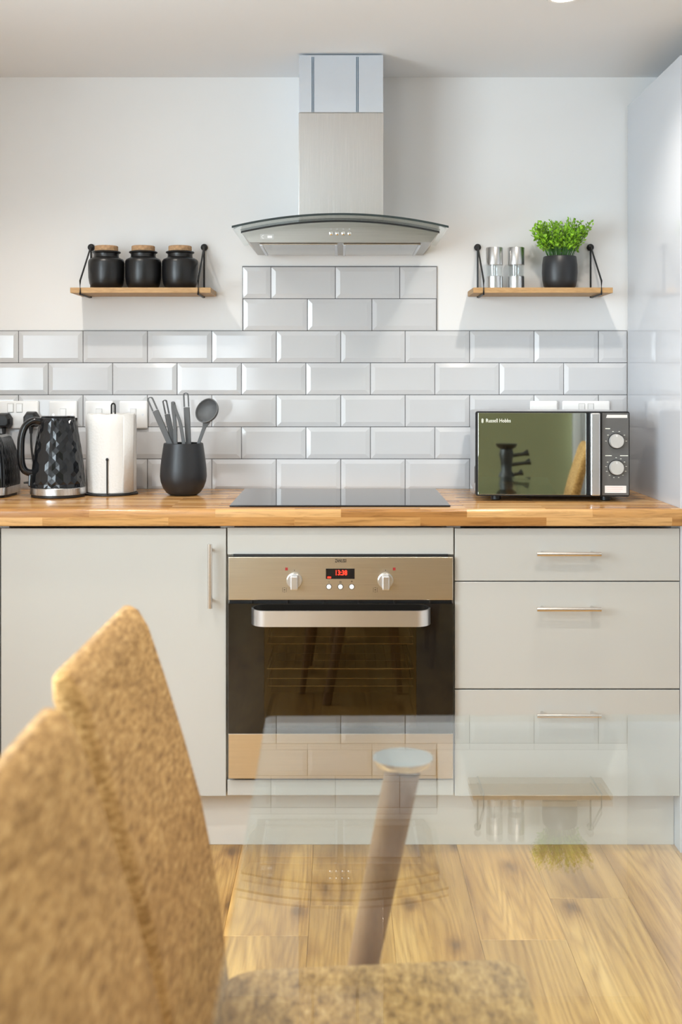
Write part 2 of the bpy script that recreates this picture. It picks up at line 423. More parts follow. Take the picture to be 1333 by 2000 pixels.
def row(px0, z0, xa, xb):
    x = X(px0, 3.66)
    while x > xa: x -= TP
    while x < xb-.004:
        a, b = max(x, xa), min(x+TP, xb)
        if b-a > .008: tile(a, b, z0, z0+TH)
        x += TP
for r in range(5):
    row(540 if r % 2 == 0 else 598, zt-(r+1)*TH, XL, XE)
xa, xb = X(474, 3.66), X(854, 3.66)
row(601, zt, xa, xb); row(529.5, zt+TH, xa, xb)

# ---------------------------------------------------------------- base units, worktop, plinth
FY, CY = Y(3.09), Y(3.09)+.018                        # front face of the doors, back of the doors
def bar_handle(parent, p0, p1, name='handle'):
    # bar between p0 and p1 standing 32 mm off the front
    p0, p1 = Vector(p0), Vector(p1); d = (p1-p0).normalized()
    h = obj(name, cyl(BM(), p0, p1, .0058, seg=16), 'nickel', parent, smooth=True)
    for q in (p0+d*.018, p1-d*.018):
        obj('standoff', cyl(BM(), q, (q.x, FY-.0005, q.z), .0045, seg=12), 'nickel', h, smooth=True)
    return h
def carcass(t, x0, x1):
    bm = BM(); a = .018
    box(bm, x0, x0+a, CY+.002, -.012, .15, .864); box(bm, x1-a, x1, CY+.002, -.012, .15, .864)
    box(bm, x0+a, x1-a, CY+.002, -.012, .15, .168); box(bm, x0+a, x1-a, -.02, -.012, .168, .864)
    return obj('carcass', bm, 'carcass', t)
HY = FY-.032
ZT, ZB = Z(1032, 3.09), Z(1555, 3.09)
def front(t, name, x0, x1, z0, z1):
    return obj(name, box(BM(), x0, x1, FY, CY, z0, z1), 'front', t, bevel=.0012)
t = thing('base_cabinet', 'greige single-door base cabinet beside the oven with vertical bar handle', 'cabinet', group='greige base units')
carcass(t, -.8995, -.3020); dr = front(t, 'door', -.8978, -.3035, ZB, ZT)
bar_handle(dr, (X(410, 3.055), HY, Z(1063, 3.055)), (X(410, 3.055), HY, Z(1189, 3.055)))
t = thing('base_cabinet', 'greige base cabinet under the toaster, cut by the left edge of the photo', 'cabinet', group='greige base units')
carcass(t, -1.4995, -.9005); dr = front(t, 'door', -1.4975, -.9022, ZB, ZT)
bar_handle(dr, (-1.455, HY, Z(1063, 3.055)), (-1.455, HY, Z(1189, 3.055)))
t = thing('drawer_unit', 'greige three-drawer base unit under the microwave with horizontal bar handles', 'drawers', group='greige base units')
carcass(t, .2990, .8955)
for z0, z1, hy in ((Z(1134.5, 3.09), ZT, 1083), (Z(1345, 3.09), Z(1136.5, 3.09), 1191), (ZB, Z(1347.5, 3.09), 1399)):
    dr = front(t, 'drawer_front', X(889, 3.09), X(1328.5, 3.09), z0, z1)
    bar_handle(dr, (X(1050, 3.055), HY, Z(hy, 3.055)), (X(1175.5, 3.055), HY, Z(hy, 3.055)))
t = thing('oven_housing', 'greige built-in oven housing with filler strips above and below the oven', 'cabinet', group='greige base units')
carcass(t, -.3015, .2985)
front(t, 'filler_panel', X(444.5, 3.09), X(886.5, 3.09), Z(1083, 3.09), Z(1030.5, 3.09))
front(t, 'filler_panel', X(444.5, 3.09), X(886.5, 3.09), ZB+.002, Z(1523.5, 3.09))

prof = []
WF, WT, WBm = Y(3.066), .910, .8645
r = .010
for k in range(7):
    a = PI/2*k/6; prof.append((WF+r-r*math.sin(a)*1.0, WT-r+r*math.cos(a)))
for k in range(5):
    a = PI/2*k/4; prof.append((WF+.005-.005*math.cos(a), WBm+.005-.005*math.sin(a)))
prof.append((-.0005-.010, WBm)); prof.append((-.0005-.010, WT))
bm = BM(); loft(bm, [[(xx, y, z) for y, z in prof] for xx in (XL+.001, XE-.001)])
tag(obj('worktop', bm, 'worktop', smooth=True), 'continuous oak butcher block worktop running over the base units', 'worktop')
tag(obj('plinth', box(BM(), -1.50, XE-.001, Y(3.145), Y(3.145)+.016, 0, .148), 'plinth', bevel=.001), 'greige plinth board along the floor under the base units', 'plinth')

t = thing('tall_cabinet', 'tall glossy white cabinet side standing right of the microwave', 'cabinet')
PF = FY
obj('side_panel', box(BM(), XE, XE+.018, PF, -.0108, 0, 2.105), 'panel', t, bevel=.001)
bm = BM(); box(bm, XE+.0185, 1.515, CY+.002, -.0108, .15, 2.104); obj('carcass', bm, 'carcass', t)
for z0, z1 in ((.152, .855), (.859, 2.104)):
    dr = obj('door', box(BM(), XE+.021, 1.513, FY, CY, z0, z1), 'front', t, bevel=.0012)
    hz = (z1-.22, z1-.05) if z1 < 1 else (z0+.05, z0+.22)
    bar_handle(dr, (1.45, HY, hz[0]), (1.45, HY, hz[1]))
obj('plinth_board', box(BM(), XE+.0185, 1.515, Y(3.145), Y(3.145)+.016, 0, .148), 'plinth', t)

# ---------------------------------------------------------------- oven
DF = 3.075
OX0, OX1 = X(446.5, DF), X(885.5, DF)
OYF = Y(DF); OYB = OYF+.021
ov = thing('oven', 'built-in stainless steel oven with black glass door and red clock', 'oven', ((OX0+OX1)/2, OYF, Z(1521, DF)))
ox, oy, oz = ov.location
def L(x, y, z): return (x-ox, y-oy, z-oz)
def lbox(bm, x0, x1, y0, y1, z0, z1): return box(bm, x0-ox, x1-ox, y0-oy, y1-oy, z0-oz, z1-oz)
cp = obj('control_panel', lbox(BM(), OX0, OX1, OYF, OYB, Z(1172, DF), Z(1088, DF)), 'oven_steel', ov, bevel=.0015)
# black gap strip above the panel and vent strip beneath it
obj('vent_strip', lbox(BM(), OX0+.012, OX1-.012, OYF+.010, OYB, Z(1088, DF)+.0003, Z(1083.5, DF)), 'black_plastic', ov)
bm = BM(); zz0, zz1 = Z(1179, DF), Z(1172, DF)-.0003
lbox(bm, OX0+.002, OX1-.002, OYF+.012, OYB, zz0+.0003, zz1)
for k in range(6):
    xx = OX0+.06+k*(OX1-OX0-.12)/5; lbox(bm, xx-.002, xx+.002, OYF+.004, OYF+.012, zz0+.0003, zz1)
obj('vent_strip', bm, 'black_plastic', ov)
# door: black glass surround with a clear smoked window, steel foot strip
dz0, dz1 = Z(1433, DF), zz0
wx0, wx1, wz0, wz1 = X(516, DF), X(814, DF), Z(1422, DF), Z(1206, DF)
bm = BM()
lbox(bm, OX0, wx0, OYF, OYB, dz0, dz1); lbox(bm, wx1, OX1, OYF, OYB, dz0, dz1)
lbox(bm, wx0, wx1, OYF, OYB, dz0, wz0); lbox(bm, wx0, wx1, OYF, OYB, wz1, dz1)
door = obj('door', bm, 'oven_frame_glass', ov)
obj('window', lbox(BM(), wx0, wx1, OYF+.0002, OYF+.005, wz0, wz1), 'oven_glass', door)
obj('foot_strip', lbox(BM(), OX0, OX1, OYF, OYB, Z(1521, DF), dz0-.0003), 'oven_steel', ov, bevel=.0012)
# bow handle
hx0, hx1 = X(489, 3.03), X(844, 3.03); hz0, hz1 = Z(1224, 3.03), Z(1193, 3.03)
path = []
prot = .048
for k in range(9):
    a = PI/2*k/8; path.append((hx0+.040-.040*math.cos(a), -.001-prot*math.sin(a)))
path += [(hx1-(p[0]-hx0), p[1]) for p in reversed(path)]
th = .005
def offs(p, d):
    out = []
    for i, q in enumerate(p):
        a = Vector(p[max(i-1, 0)]); b = Vector(p[min(i+1, len(p)-1)]); t_ = (b-a).normalized(); out.append((q[0]+t_.y*-d, q[1]+t_.x*d))
    return out
inner = offs(path, th)
bm = BM(); rings = []
for (a, b), (c, e) in zip(path, inner):
    rings.append([L(a, OYF+b, hz0), L(a, OYF+b, hz1), L(c, min(OYF+e, OYF-.0005), hz1), L(c, min(OYF+e, OYF-.0005), hz0)])
loft(bm, rings); obj('handle', bm, 'alu', door, smooth=True)
# cavity box behind the door, with racks
cvx0, cvx1, cvz0, cvz1 = wx0-.004, wx1+.004, wz0-.012, wz1+.012
bm = BM(); cy1 = OYF+.40
lbox(bm, cvx0-.01, cvx0, OYB, cy1, cvz0, cvz1); lbox(bm, cvx1, cvx1+.01, OYB, cy1, cvz0, cvz1)
lbox(bm, cvx0-.01, cvx1+.01, OYB, cy1, cvz0-.01, cvz0); lbox(bm, cvx0-.01, cvx1+.01, OYB, cy1, cvz1, cvz1+.01)
lbox(bm, cvx0-.01, cvx1+.01, cy1, cy1+.01, cvz0-.01, cvz1+.01)
obj('cavity', bm, 'cavity', ov)
for py, wires in ((1243, 0), (1257, 0), (1306, 1), (1325, 0), (1340, 0)):
    d0 = DF+.05; zz = Z(py, d0); bm = BM(); yy = Y(d0)
    ra = .0021 if wires else .0012
    tube(bm, [L(wx0+.006, yy, zz), L(wx1-.006, yy, zz)], ra, 8)
    for s in (wx0+.006, wx1-.006): tube(bm, [L(s, yy, zz), L(s, yy+.29, zz)], ra, 8)
    tube(bm, [L(wx0+.006, yy+.29, zz), L(wx1-.006, yy+.29, zz)], ra, 8)
    if wires:
        for k in range(14):
            xx = wx0+.02+k*(wx1-wx0-.04)/13; tube(bm, [L(xx, yy, zz-.003), L(xx, yy+.29, zz-.003)], .0012, 6)
    obj('rack', bm, 'rack', ov, smooth=True)
# controls
PY = OYF-.0002
for px in (575.5, 753.5):
    kx, kz = X(px, DF), Z(1134, DF)
    kb = obj('knob', loft(BM(), [[L(kx+r_*math.cos(2*PI*i/32), PY-yy, kz+r_*math.sin(2*PI*i/32)) for i in range(32)] for r_, yy in ((.0210, 0), (.0205, .006), (.0185, .011))]), 'alu', cp, smooth=True)
    obj('grip', lbox(BM(), kx-.0095, kx+.0095, PY-.030, PY-.0112, kz-.0205, kz+.0165), 'alu', kb, bevel=.003)
    obj('pointer_mark', lbox(BM(), kx-.0008, kx+.0008, PY-.0004, PY, kz+.0255, kz+.0285), 'dark_print', cp)
disp = obj('clock_display', lbox(BM(), X(637, DF), X(693, DF), PY-.0008, PY, Z(1130.5, DF), Z(1110.5, DF)), 'black_gloss', cp)
text('clock_digits', '13:38', .0185, 'red_led', cp, L(X(666.5, DF), PY-.0011, Z(1119, DF)), sx=.80, bold=.0003)
obj('clock_indicator', lbox(BM(), X(640, DF), X(647, DF), PY-.0012, PY-.0009, Z(1129, DF), Z(1126, DF)), 'red_led', cp)
for px, s in ((643, '-'), (665.5, 'o'), (687.5, '+')):
    kx, kz = X(px, DF), Z(1146, DF)
    obj('button', loft(BM(), [[L(kx+r_*math.cos(2*PI*i/20), PY-yy, kz+r_*math.sin(2*PI*i/20)) for i in range(20)] for r_, yy in ((.0062, 0), (.0060, .003), (.0045, .0042))]), 'white_plastic', cp, smooth=True)
    obj('button_ring', loft(BM(), [[L(kx+r_*math.cos(2*PI*i/20), PY-yy, kz+r_*math.sin(2*PI*i/20)) for i in range(20)] for r_, yy in ((.0076, 0), (.0076, .0005))]), 'dark_print', cp)
    text('button_mark', s, .011, 'dark_print', cp, L(kx, PY-.0004, Z(1136, DF)))
text('brand_lettering', 'ZANUSSI', .0122, 'dark_print', cp, L(X(666, DF), PY-.0004, Z(1095.5, DF)), bold=.0003, sx=.62)
for px in (560, 770.5):
    obj('indicator_light', lbox(BM(), X(px-2.6, DF), X(px+2.6, DF), PY-.0006, PY, Z(1114, DF), Z(1108.5, DF)), 'red_mark', cp)
for px in (556, 733.5):                                # small printed function symbols
    bm = BM(); q = .0005
    x0, x1, z0, z1 = X(px-4, DF), X(px+4, DF), Z(1156.5, DF), Z(1147.5, DF)
    lbox(bm, x0, x0+q*1.4, PY-q, PY, z0, z1); lbox(bm, x1-q*1.4, x1, PY-q, PY, z0, z1)
    lbox(bm, x0+.0035, x1-.0035, PY-q, PY, z1-.0009, z1); lbox(bm, x0+.0035, x1-.0035, PY-q, PY, z0, z0+.0009)
    lbox(bm, x0+.004, x1-.004, PY-q, PY, (z0+z1)/2-.0012, (z0+z1)/2+.0012)
    obj('printed_symbol', bm, 'dark_print', cp)

# ---------------------------------------------------------------- hob
bm = BM(); hx = X(880.5, 3.113); box(bm, X(448.5, 3.113), hx, Y(3.113), Y(3.60), .9103, .9150)
tag(obj('induction_hob', bm, 'hob', bevel=.0012), 'black glass induction hob set flush in the worktop above the oven', 'hob')

# ---------------------------------------------------------------- cooker hood
hd = thing('cooker_hood', 'stainless steel chimney cooker hood with arched glass canopy', 'cooker hood', (0, 0, 1.63))
def HL(x, y, z): return (x, y, z-1.63)
ze, zc_ = Z(441, 3.236), Z(416, 3.236)
def arch(x): return zc_-(zc_-ze)*(x/.30)**2
HC = X(665, 3.236)
N = 32
xs = [-.30+.60*i/N for i in range(N+1)]
gf, gb = Y(3.236), -.004
bm = BM(); loft(bm, [[HL(HC+x, gf+.0006, arch(x)), HL(HC+x, gb, arch(x)), HL(HC+x, gb, arch(x)-.006), HL(HC+x, gf+.0006, arch(x)-.006)] for x in xs])
cano = obj('glass_canopy', bm, 'hood_glass', hd, smooth=True)
bm = BM(); loft(bm, [[HL(HC+x, gf-.0006, arch(x)), HL(HC+x, gf+.0005, arch(x)), HL(HC+x, gf+.0005, arch(x)-.006), HL(HC+x, gf-.0006, arch(x)-.006)] for x in xs])
obj('canopy_edge', bm, 'glass_edge', cano)
bf = Y(3.333); zb = Z(473, 3.333)
bxs = [-.2827+.5654*i/N for i in range(N+1)]
bm = BM()
loft(bm, [[HL(HC+x, bf, arch(x)-.0085), HL(HC+x, -.003, arch(x)-.0085), HL(HC+x*.915, -.003, zb), HL(HC+x*.915, bf, zb)] for x in bxs])
body = obj('body', bm, 'hood_steel', hd, smooth=True)
bm = BM(); loft(bm, [[HL(HC+x, bf-.002, arch(x)-.0065), HL(HC+x, bf+.01, arch(x)-.0065), HL(HC+x, bf+.01, arch(x)-.0115), HL(HC+x, bf-.002, arch(x)-.0115)] for x in bxs])
obj('seal_strip', bm, 'black_plastic', hd)
for sx, (x0, x1) in ((-1, (-.232, -.008)), (1, (.008, .232))):
    f = obj('grease_filter', box(BM(), HC+x0, HC+x1, bf+.03, -.03, zb-1.63-.0035, zb-1.63-.0005), 'steel', hd, bevel=.001)
    for xx in (x0+.004 if sx > 0 else x1-.004, x1-.004 if sx > 0 else x0+.004):
        obj('filter_rail', box(BM(), HC+xx-.0035, HC+xx+.0035, bf+.03, -.03, zb-1.63-.0065, zb-1.63-.0037), 'alu', f)
for k in range(4):
    bx = X(647+12*k, 3.333); z0 = Z(456, 3.333)-1.63
    obj('push_button', loft(BM(), [[(bx+r_*math.cos(2*PI*i/16), bf-.0003-yy, z0+r_*math.sin(2*PI*i/16)) for i in range(16)] for r_, yy in ((.0058, 0), (.0055, .004), (.0035, .0055))]), 'chrome', hd, smooth=True)
    obj('button_symbol', box(BM(), bx-.002, bx+.002, bf-.0006, bf-.0002, z0+.0105, z0+.0145), 'grey_plastic', hd)
x0, x1, z0, z1 = X(508.5, 3.333), X(535.5, 3.333), Z(468.5, 3.333)-1.63, Z(457, 3.333)-1.63
bd = obj('badge', box(BM(), x0, x1, bf-.0016, bf-.0003, z0, z1), 'grey_plastic', hd, bevel=.0005)
zm = (z0+z1)/2
bm = BM()
for a0 in range(5, 20):
    pass
tube(bm, [(x0+.009+.0038*math.cos(a), bf-.002, zm+.0045*math.sin(a)) for a in [PI*.35+k*PI*1.3/10 for k in range(11)]], .0009, 6)
box(bm, x0+.021, x0+.034, bf-.0022, bf-.0017, zm-.0032, zm+.0032)
obj('badge_mark', bm, 'white_plastic', bd)
cw = .1232; cx = X(666.5, 3.395); cyf = Y(3.395); zs = Z(220, 3.395)-1.63
bm = BM(); box(bm, cx-cw, cx+cw, cyf, -.002, arch(0)-1.63-.0005-.010, zs)
# cut the foot of the duct to the arch
bm2 = BM(); sec = [-cw+2*cw*i/12 for i in range(13)]
loft(bm2, [[(cx+x, cyf, arch(x+cx-HC)+.0003-1.63), (cx+x, -.002, arch(x+cx-HC)+.0003-1.63), (cx+x, -.002, zs), (cx+x, cyf, zs)] for x in sec]); bm.free()
obj('chimney_cover', bm2, 'chimney', hd, bevel=.0015)
up = obj('upper_chimney', box(BM(), cx-cw+.0015, cx+cw-.0005, cyf+.001, -.002, zs+.0005, H-1.63-.006), 'film', hd, bevel=.0015)
for px in (611.5, 698.5):
    for dx in (-.0022, .0022):
        obj('film_seam', box(BM(), X(px, 3.395)+dx-.0012, X(px, 3.395)+dx+.0012, cyf+.0003, cyf+.0009, zs+.002, H-1.63-.012), 'film_edge', up)

# ---------------------------------------------------------------- ceiling downlights
def downlight(x, y, label):
    t = thing('downlight', label, 'ceiling light', (x, y, H), group='recessed ceiling downlights')
    bm = BM(); lathe(bm, [(.030, -.0005), (.043, -.0005), (.043, -.003), (.039, -.006), (.031, -.005)], 32, cap=False); obj('rim', bm, 'white_plastic', t, smooth=True)
    bm = BM(); lathe(bm, [(.0305, -.0035), (.0305, -.0015)], 32); obj('lens', bm, 'bulb', t)
    l = bpy.data.lights.new('downlight_lamp', 'SPOT'); l.energy = DOWN_POWER; l.color = DOWN_COL; l.spot_size = math.radians(136); l.spot_blend = .75; l.shadow_soft_size = .03
    o = bpy.data.objects.new('downlight_lamp', l); C.objects.link(o); o.location = (x, y, H-.008)
downlight(.55, -.77, 'small round ceiling downlight at the top edge, right of the hood')
downlight(-.84, -.80, 'small round ceiling downlight above the left shelf')
downlight(.55, -1.68, 'small round ceiling downlight reflected on the right of the steel chimney')
downlight(-.84, -1.68, 'small round ceiling downlight in the middle of the left row')
downlight(.55, -2.6, 'small round ceiling downlight above the right side of the glass table')
downlight(-.80, -2.6, 'small round ceiling downlight above the two left chairs')

# ---------------------------------------------------------------- wall shelves with wire brackets
def shelf(x0, x1, zt_, zb_, brs, label):
    t = thing('wall_shelf', label, 'shelf', ((x0+x1)/2, 0, zb_), group='oak wall shelves')
    px, pz = (x0+x1)/2, zb_; yf = Y(3.51)
    obj('board', box(BM(), x0-px, x1-px, yf, -.003, 0, zt_-zb_), 'shelf', t, bevel=.001)
    for bx in brs:
        bx -= px; zd = Z(483, 3.66)-pz; b = BM(); ht = zt_-zb_
        g = .0042
        tube(b, [(bx, -.0085, zd-.004), (bx, -.0085, -.004), (bx, -.03, -.0042), (bx, yf-.0035, -.0042), (bx, yf-.0035, ht+.020), (bx, -.010, zd+.002)], .0028, 8)
        br = obj('wire_bracket', b, 'black_metal', t, smooth=True)
        b = BM(); loft(b, [[(bx+r_*math.cos(2*PI*i/24), yy, zd+r_*math.sin(2*PI*i/24)) for i in range(24)] for r_, yy in ((.0108, -.0004), (.0108, -.008), (.0085, -.011), (.004, -.0128))])
        obj('wall_disc', b, 'black_metal', br, smooth=True)
    return t
SZ = Z(561.5, 3.51); SB = Z(572, 3.51)
shelf(X(137, 3.51), X(412, 3.51), SZ, SB, (X(178, 3.66), X(399, 3.66)), 'oak shelf on black wire brackets holding the three black jars')
shelf(X(925, 3.51), X(1198, 3.51), SZ, SB, (X(933, 3.66)+.001, X(1153, 3.66)+.002), 'oak shelf on black wire brackets holding the mills and plant')

def jar(px, label):
    t = thing('storage_jar', label, 'jar', (X(px, 3.585), Y(3.585), SZ), group='black storage jars on the left shelf')
    bm = BM()
    lathe(bm, [(.030, 0), (.040, .0005), (.0465, .006), (.0515, .018), (.0545, .035), (.0553, .055), (.0553, .080), (.0545, .087), (.051, .092), (.043, .0955),
               (.0385, .098), (.0375, .104), (.0385, .109), (.043, .1115), (.0437, .1135), (.0425, .1155), (.036, .1158)], 48)
    obj('body', bm, 'black_ceramic', t, smooth=True)
    bm = BM(); lathe(bm, [(.034, .1160), (.0355, .1175), (.0355, .131), (.034, .1325)], 40); obj('cork_lid', bm, 'cork', t, smooth=True)
jar(208, 'black stoneware jar with cork lid at the left end of the shelf')
jar(280, 'black stoneware jar with cork lid in the middle of the three')
jar(352, 'black stoneware jar with cork lid on the right of the three')

def mill(px, label):
    t = thing('spice_mill', label, 'spice mill', (X(px, 3.59), Y(3.59), SZ), group='steel and acrylic mills')
    R_ = .0257; z0 = 0
    obj('base', lathe(BM(), [(R_-.001, 0), (R_, .001), (R_, .0395), (R_-.001, .0405)], 40), 'steel_v', t, smooth=True)
    bm = BM(); lathe(bm, [(R_-.0012, .0408), (R_-.0012, .0738)], 40, cap=False); lathe(bm, [(R_-.0035, .0408), (R_-.0035, .0738)], 40, cap=False); obj('window', bm, 'acrylic', t, smooth=True)
    obj('spindle', lathe(BM(), [(.0022, .0408), (.0022, .0738)], 10), 'chrome', t, smooth=True)
    obj('cap', lathe(BM(), [(R_-.001, .0741), (R_, .0752), (R_, .127), (R_-.0008, .1285), (R_-.004, .1290)], 40), 'steel_v', t, smooth=True)
mill(966.5, 'steel and clear acrylic spice mill nearer the left wire bracket')
mill(1008.5, 'steel and clear acrylic spice mill nearer the potted plant')

# potted plant
t = thing('potted_plant', 'small bushy green plant in a charcoal pot on the right shelf', 'plant', (X(1094, 3.585), Y(3.585), SZ))
bm = BM()
lathe(bm, [(.034, 0), (.042, .001), (.049, .010), (.0525, .028), (.0542, .050), (.0535, .075), (.0505, .098), (.0490, .1005), (.0470, .0990), (.0480, .085)], 48); obj('pot', bm, 'charcoal', t, smooth=True)
obj('soil', lathe(BM(), [(.046, .087), (.0462, .0905)], 24), 'soil', t)
random.seed(5)
bl, bs = BM(), BM()
def leaf(p, d, s):
    d = d.normalized(); u = Vector((random.gauss(0, 1), random.gauss(0, 1), random.gauss(0, 1))); sd = d.cross(u).normalized(); n_ = sd.cross(d)
    a = bl.verts.new(p); b = bl.verts.new(p+d*s*.55+sd*s*.26+n_*s*.06); c = bl.verts.new(p+d*s); e = bl.verts.new(p+d*s*.55-sd*s*.26+n_*s*.06); m = bl.verts.new(p+d*s*.5-n_*s*.05)
    bl.faces.new((a, b, m)); bl.faces.new((b, c, m)); bl.faces.new((c, e, m)); bl.faces.new((e, a, m))
for k in range(125):
    a = random.uniform(0, 2*PI); rr = math.sqrt(random.random()); base = Vector((.036*rr*math.cos(a), .036*rr*math.sin(a), .088))
    lean = rr*.80+random.uniform(-.08, .08); h = .118*math.cos(lean*.8)*random.uniform(.78, 1.08)
    tip = base+Vector((math.cos(a)*h*math.sin(lean)*.95, math.sin(a)*h*math.sin(lean)*.75, h))
    mid = (base+tip)/2+Vector((-math.cos(a)*.006, -math.sin(a)*.006, .004))
    tube(bs, [base, mid, tip], [.0008, .0007, .0004], 4)
    for q in range(13):
        f = .36+.64*q/12; p = base.lerp(tip, f)+Vector((random.uniform(-.003, .003),)*3)
        d = (tip-base).normalized()*.7+Vector((random.gauss(0, .75), random.gauss(0, .75), random.gauss(.1, .4)))
        leaf(p, d, random.uniform(.010, .0165))
fo = obj('foliage', bl, 'leaf', t); fo['kind'] = 'stuff'
so = obj('stems', bs, 'stem', t); so['kind'] = 'stuff'

# ---------------------------------------------------------------- sockets and switches
TY = -.0105
def plate(px0, px1, label, kind, group='white wall sockets and switches'):
    x0, x1 = X(px0, 3.66), X(px1, 3.66); z1 = Z(783, 3.66); z0 = z1-.086
    cxx, czz = (x0+x1)/2, (z0+z1)/2
    t = thing('wall_socket' if kind == 'double' else 'wall_switch', label, 'socket' if kind == 'double' else 'switch', (cxx, TY, czz), group=group)
    hx = (x1-x0)/2
    bm = BM(); rings = []
    for q, yy in ((0, 0), (0, -.007), (.0025, -.0095)):
        rings.append([(x, yy, z) for x, z in rrect(hx-q, .043-q, .004, 4)])
    loft(bm, rings); pl = obj('plate', bm, 'white_plastic', t, smooth=True)
    sx = [-.014, .014] if kind == 'double' else [0]
    if kind != 'blank':
        for s in sx:
            zz = .014 if kind == 'double' else .004
            obj('rocker', box(BM(), s-.0085, s+.0085, -.0125, -.0093, zz-.006, zz+.020) if kind == 'double' else box(BM(), s-.009, s+.009, -.0125, -.0093, -.014, .018), 'white_plastic', t, bevel=.001)
            obj('rocker_gap', box(BM(), s-.0098, s+.0098, -.0098, -.0090, (zz-.0073) if kind == 'double' else -.0153, (zz+.0213) if kind == 'double' else .0193), 'grey_plastic', t)
    for s in ((-1, 1) if kind != 'double' else (-1, 1)):
        ss = .030 if kind != 'double' else .060
        obj('screw', cyl(BM(), (s*ss, -.0092, 0), (s*ss, -.0103, 0), .003, seg=12), 'alu', t)
    return t
plate(-14, 77, 'white double socket with two black plugs behind the toaster', 'double')
plate(98, 152, 'white single wall switch just above the black kettle', 'switch')
plate(168, 222, 'white wall switch behind the wire loop of the paper towel holder', 'switch')
plate(234.5, 289, 'white wall switch between paper roll and utensil pot', 'switch')
plate(1035, 1088.5, 'white blank wall plate above the middle of the microwave', 'blank')
plate(1098, 1190.5, 'white double socket above the right end of the microwave', 'double')
def plug(px, py, label, cable):
    t = thing('power_plug', label, 'plug', (X(px, 3.63), TY-.0098, Z(py, 3.63)), group='black plugs in the double socket')
    bm = BM(); rings = []
    outl = [(-.025, -.014), (-.018, -.0255), (.018, -.0255), (.025, -.014), (.025, .006), (.014, .0225), (-.014, .0225), (-.025, .006)]
    for q, yy in ((1, 0), (1, -.010), (.86, -.024), (.66, -.034)): rings.append([(x*q, yy, z*q) for x, z in outl])
    loft(bm, rings); obj('body', bm, 'black_plastic', t, bevel=.002)
    bm = BM(); cyl(bm, (0, -.012, -.0255), (0, -.014, -.046), .0075, .005, 12); obj('cable_boot', bm, 'black_plastic', t, smooth=True)
    bm = BM(); tube(bm, smooth_path(cable), .0033, 8); obj('cable', bm, 'cable', t, smooth=True)
plug(7, 821, 'black plug with cable hanging behind the toaster', [(0, -.014, -.046), (.002, -.018, -.09), (-.01, -.03, -.15), (-.05, -.04, -.197)])
plug(60, 818, 'black plug in the socket beside the kettle handle', [(0, -.014, -.046), (.004, -.02, -.10), (.02, -.03, -.16), (.05, -.035, -.2005)])

# ---------------------------------------------------------------- toaster
WTZ = .9102
t = thing('toaster', 'black ridged toaster with chrome base band at the left edge', 'toaster', (-1.098, Y(3.435), WTZ), rz=math.radians(-4))
def tring(hx, hy, r, amp, z, n=26):
    base = rrect(hx, hy, r, 40); out = []
    pts = []
    for i in range(len(base)):
        a = Vector(base[i]); b = Vector(base[(i+1) % len(base)]); m_ = max(1, int((b-a).length/.0025))
        for k in range(m_): pts.append(a.lerp(b, k/m_))
    return pts
ref = tring(.140, .085, .035, 0, 0)
def ridged(sx, sy, z, amp, ph):
    out = []
    s = 0; prev = ref[0]
    for p in ref:
        s += (p-prev).length; prev = p
        n_ = Vector((p.x/.14**2, p.y/.085**2)).normalized()
        o_ = amp*math.sin(s*2*PI/.0115+ph); out.append((p.x*sx+n_.x*o_, p.y*sy+n_.y*o_, z))
    return out
bm = BM(); lev = [(1.0, 1.0, .030)] + [(1-.02*k/9-.10*(k/9)**3, 1-.03*k/9-.16*(k/9)**3, .030+.128*k/9) for k in range(1, 10)]
R = [ridged(a, b, z, .0016 if 0 < i < len(lev)-1 else .0006, (i % 2)*1.6) for i, (a, b, z) in enumerate(lev)]
R += [ridged(.84, .76, .172, 0, 0), ridged(.76, .66, .179, 0, 0), ridged(.6, .5, .181, 0, 0)]
loft(bm, R); obj('body', bm, 'black_gloss', t, smooth=True)
bm = BM(); loft(bm, [[(x, y, z) for x, y in rrect(.141, .086, .035, 10)] for z in (.008, .0298)]); obj('base_band', bm, 'steel_v', t, smooth=True)
bm = BM(); loft(bm, [[(x, y, z) for x, y in rrect(.132, .078, .03, 8)] for z in (0, .0078)]); obj('foot', bm, 'black_plastic', t, smooth=True)
for yy in (-.022, .022): obj('slot', box(BM(), -.065, .065, yy-.011, yy+.011, .1811, .1822), 'dark_print', t)
obj('lever', box(BM(), -.165, -.142, -.012, .012, .11, .122), 'black_plastic', t, bevel=.003)

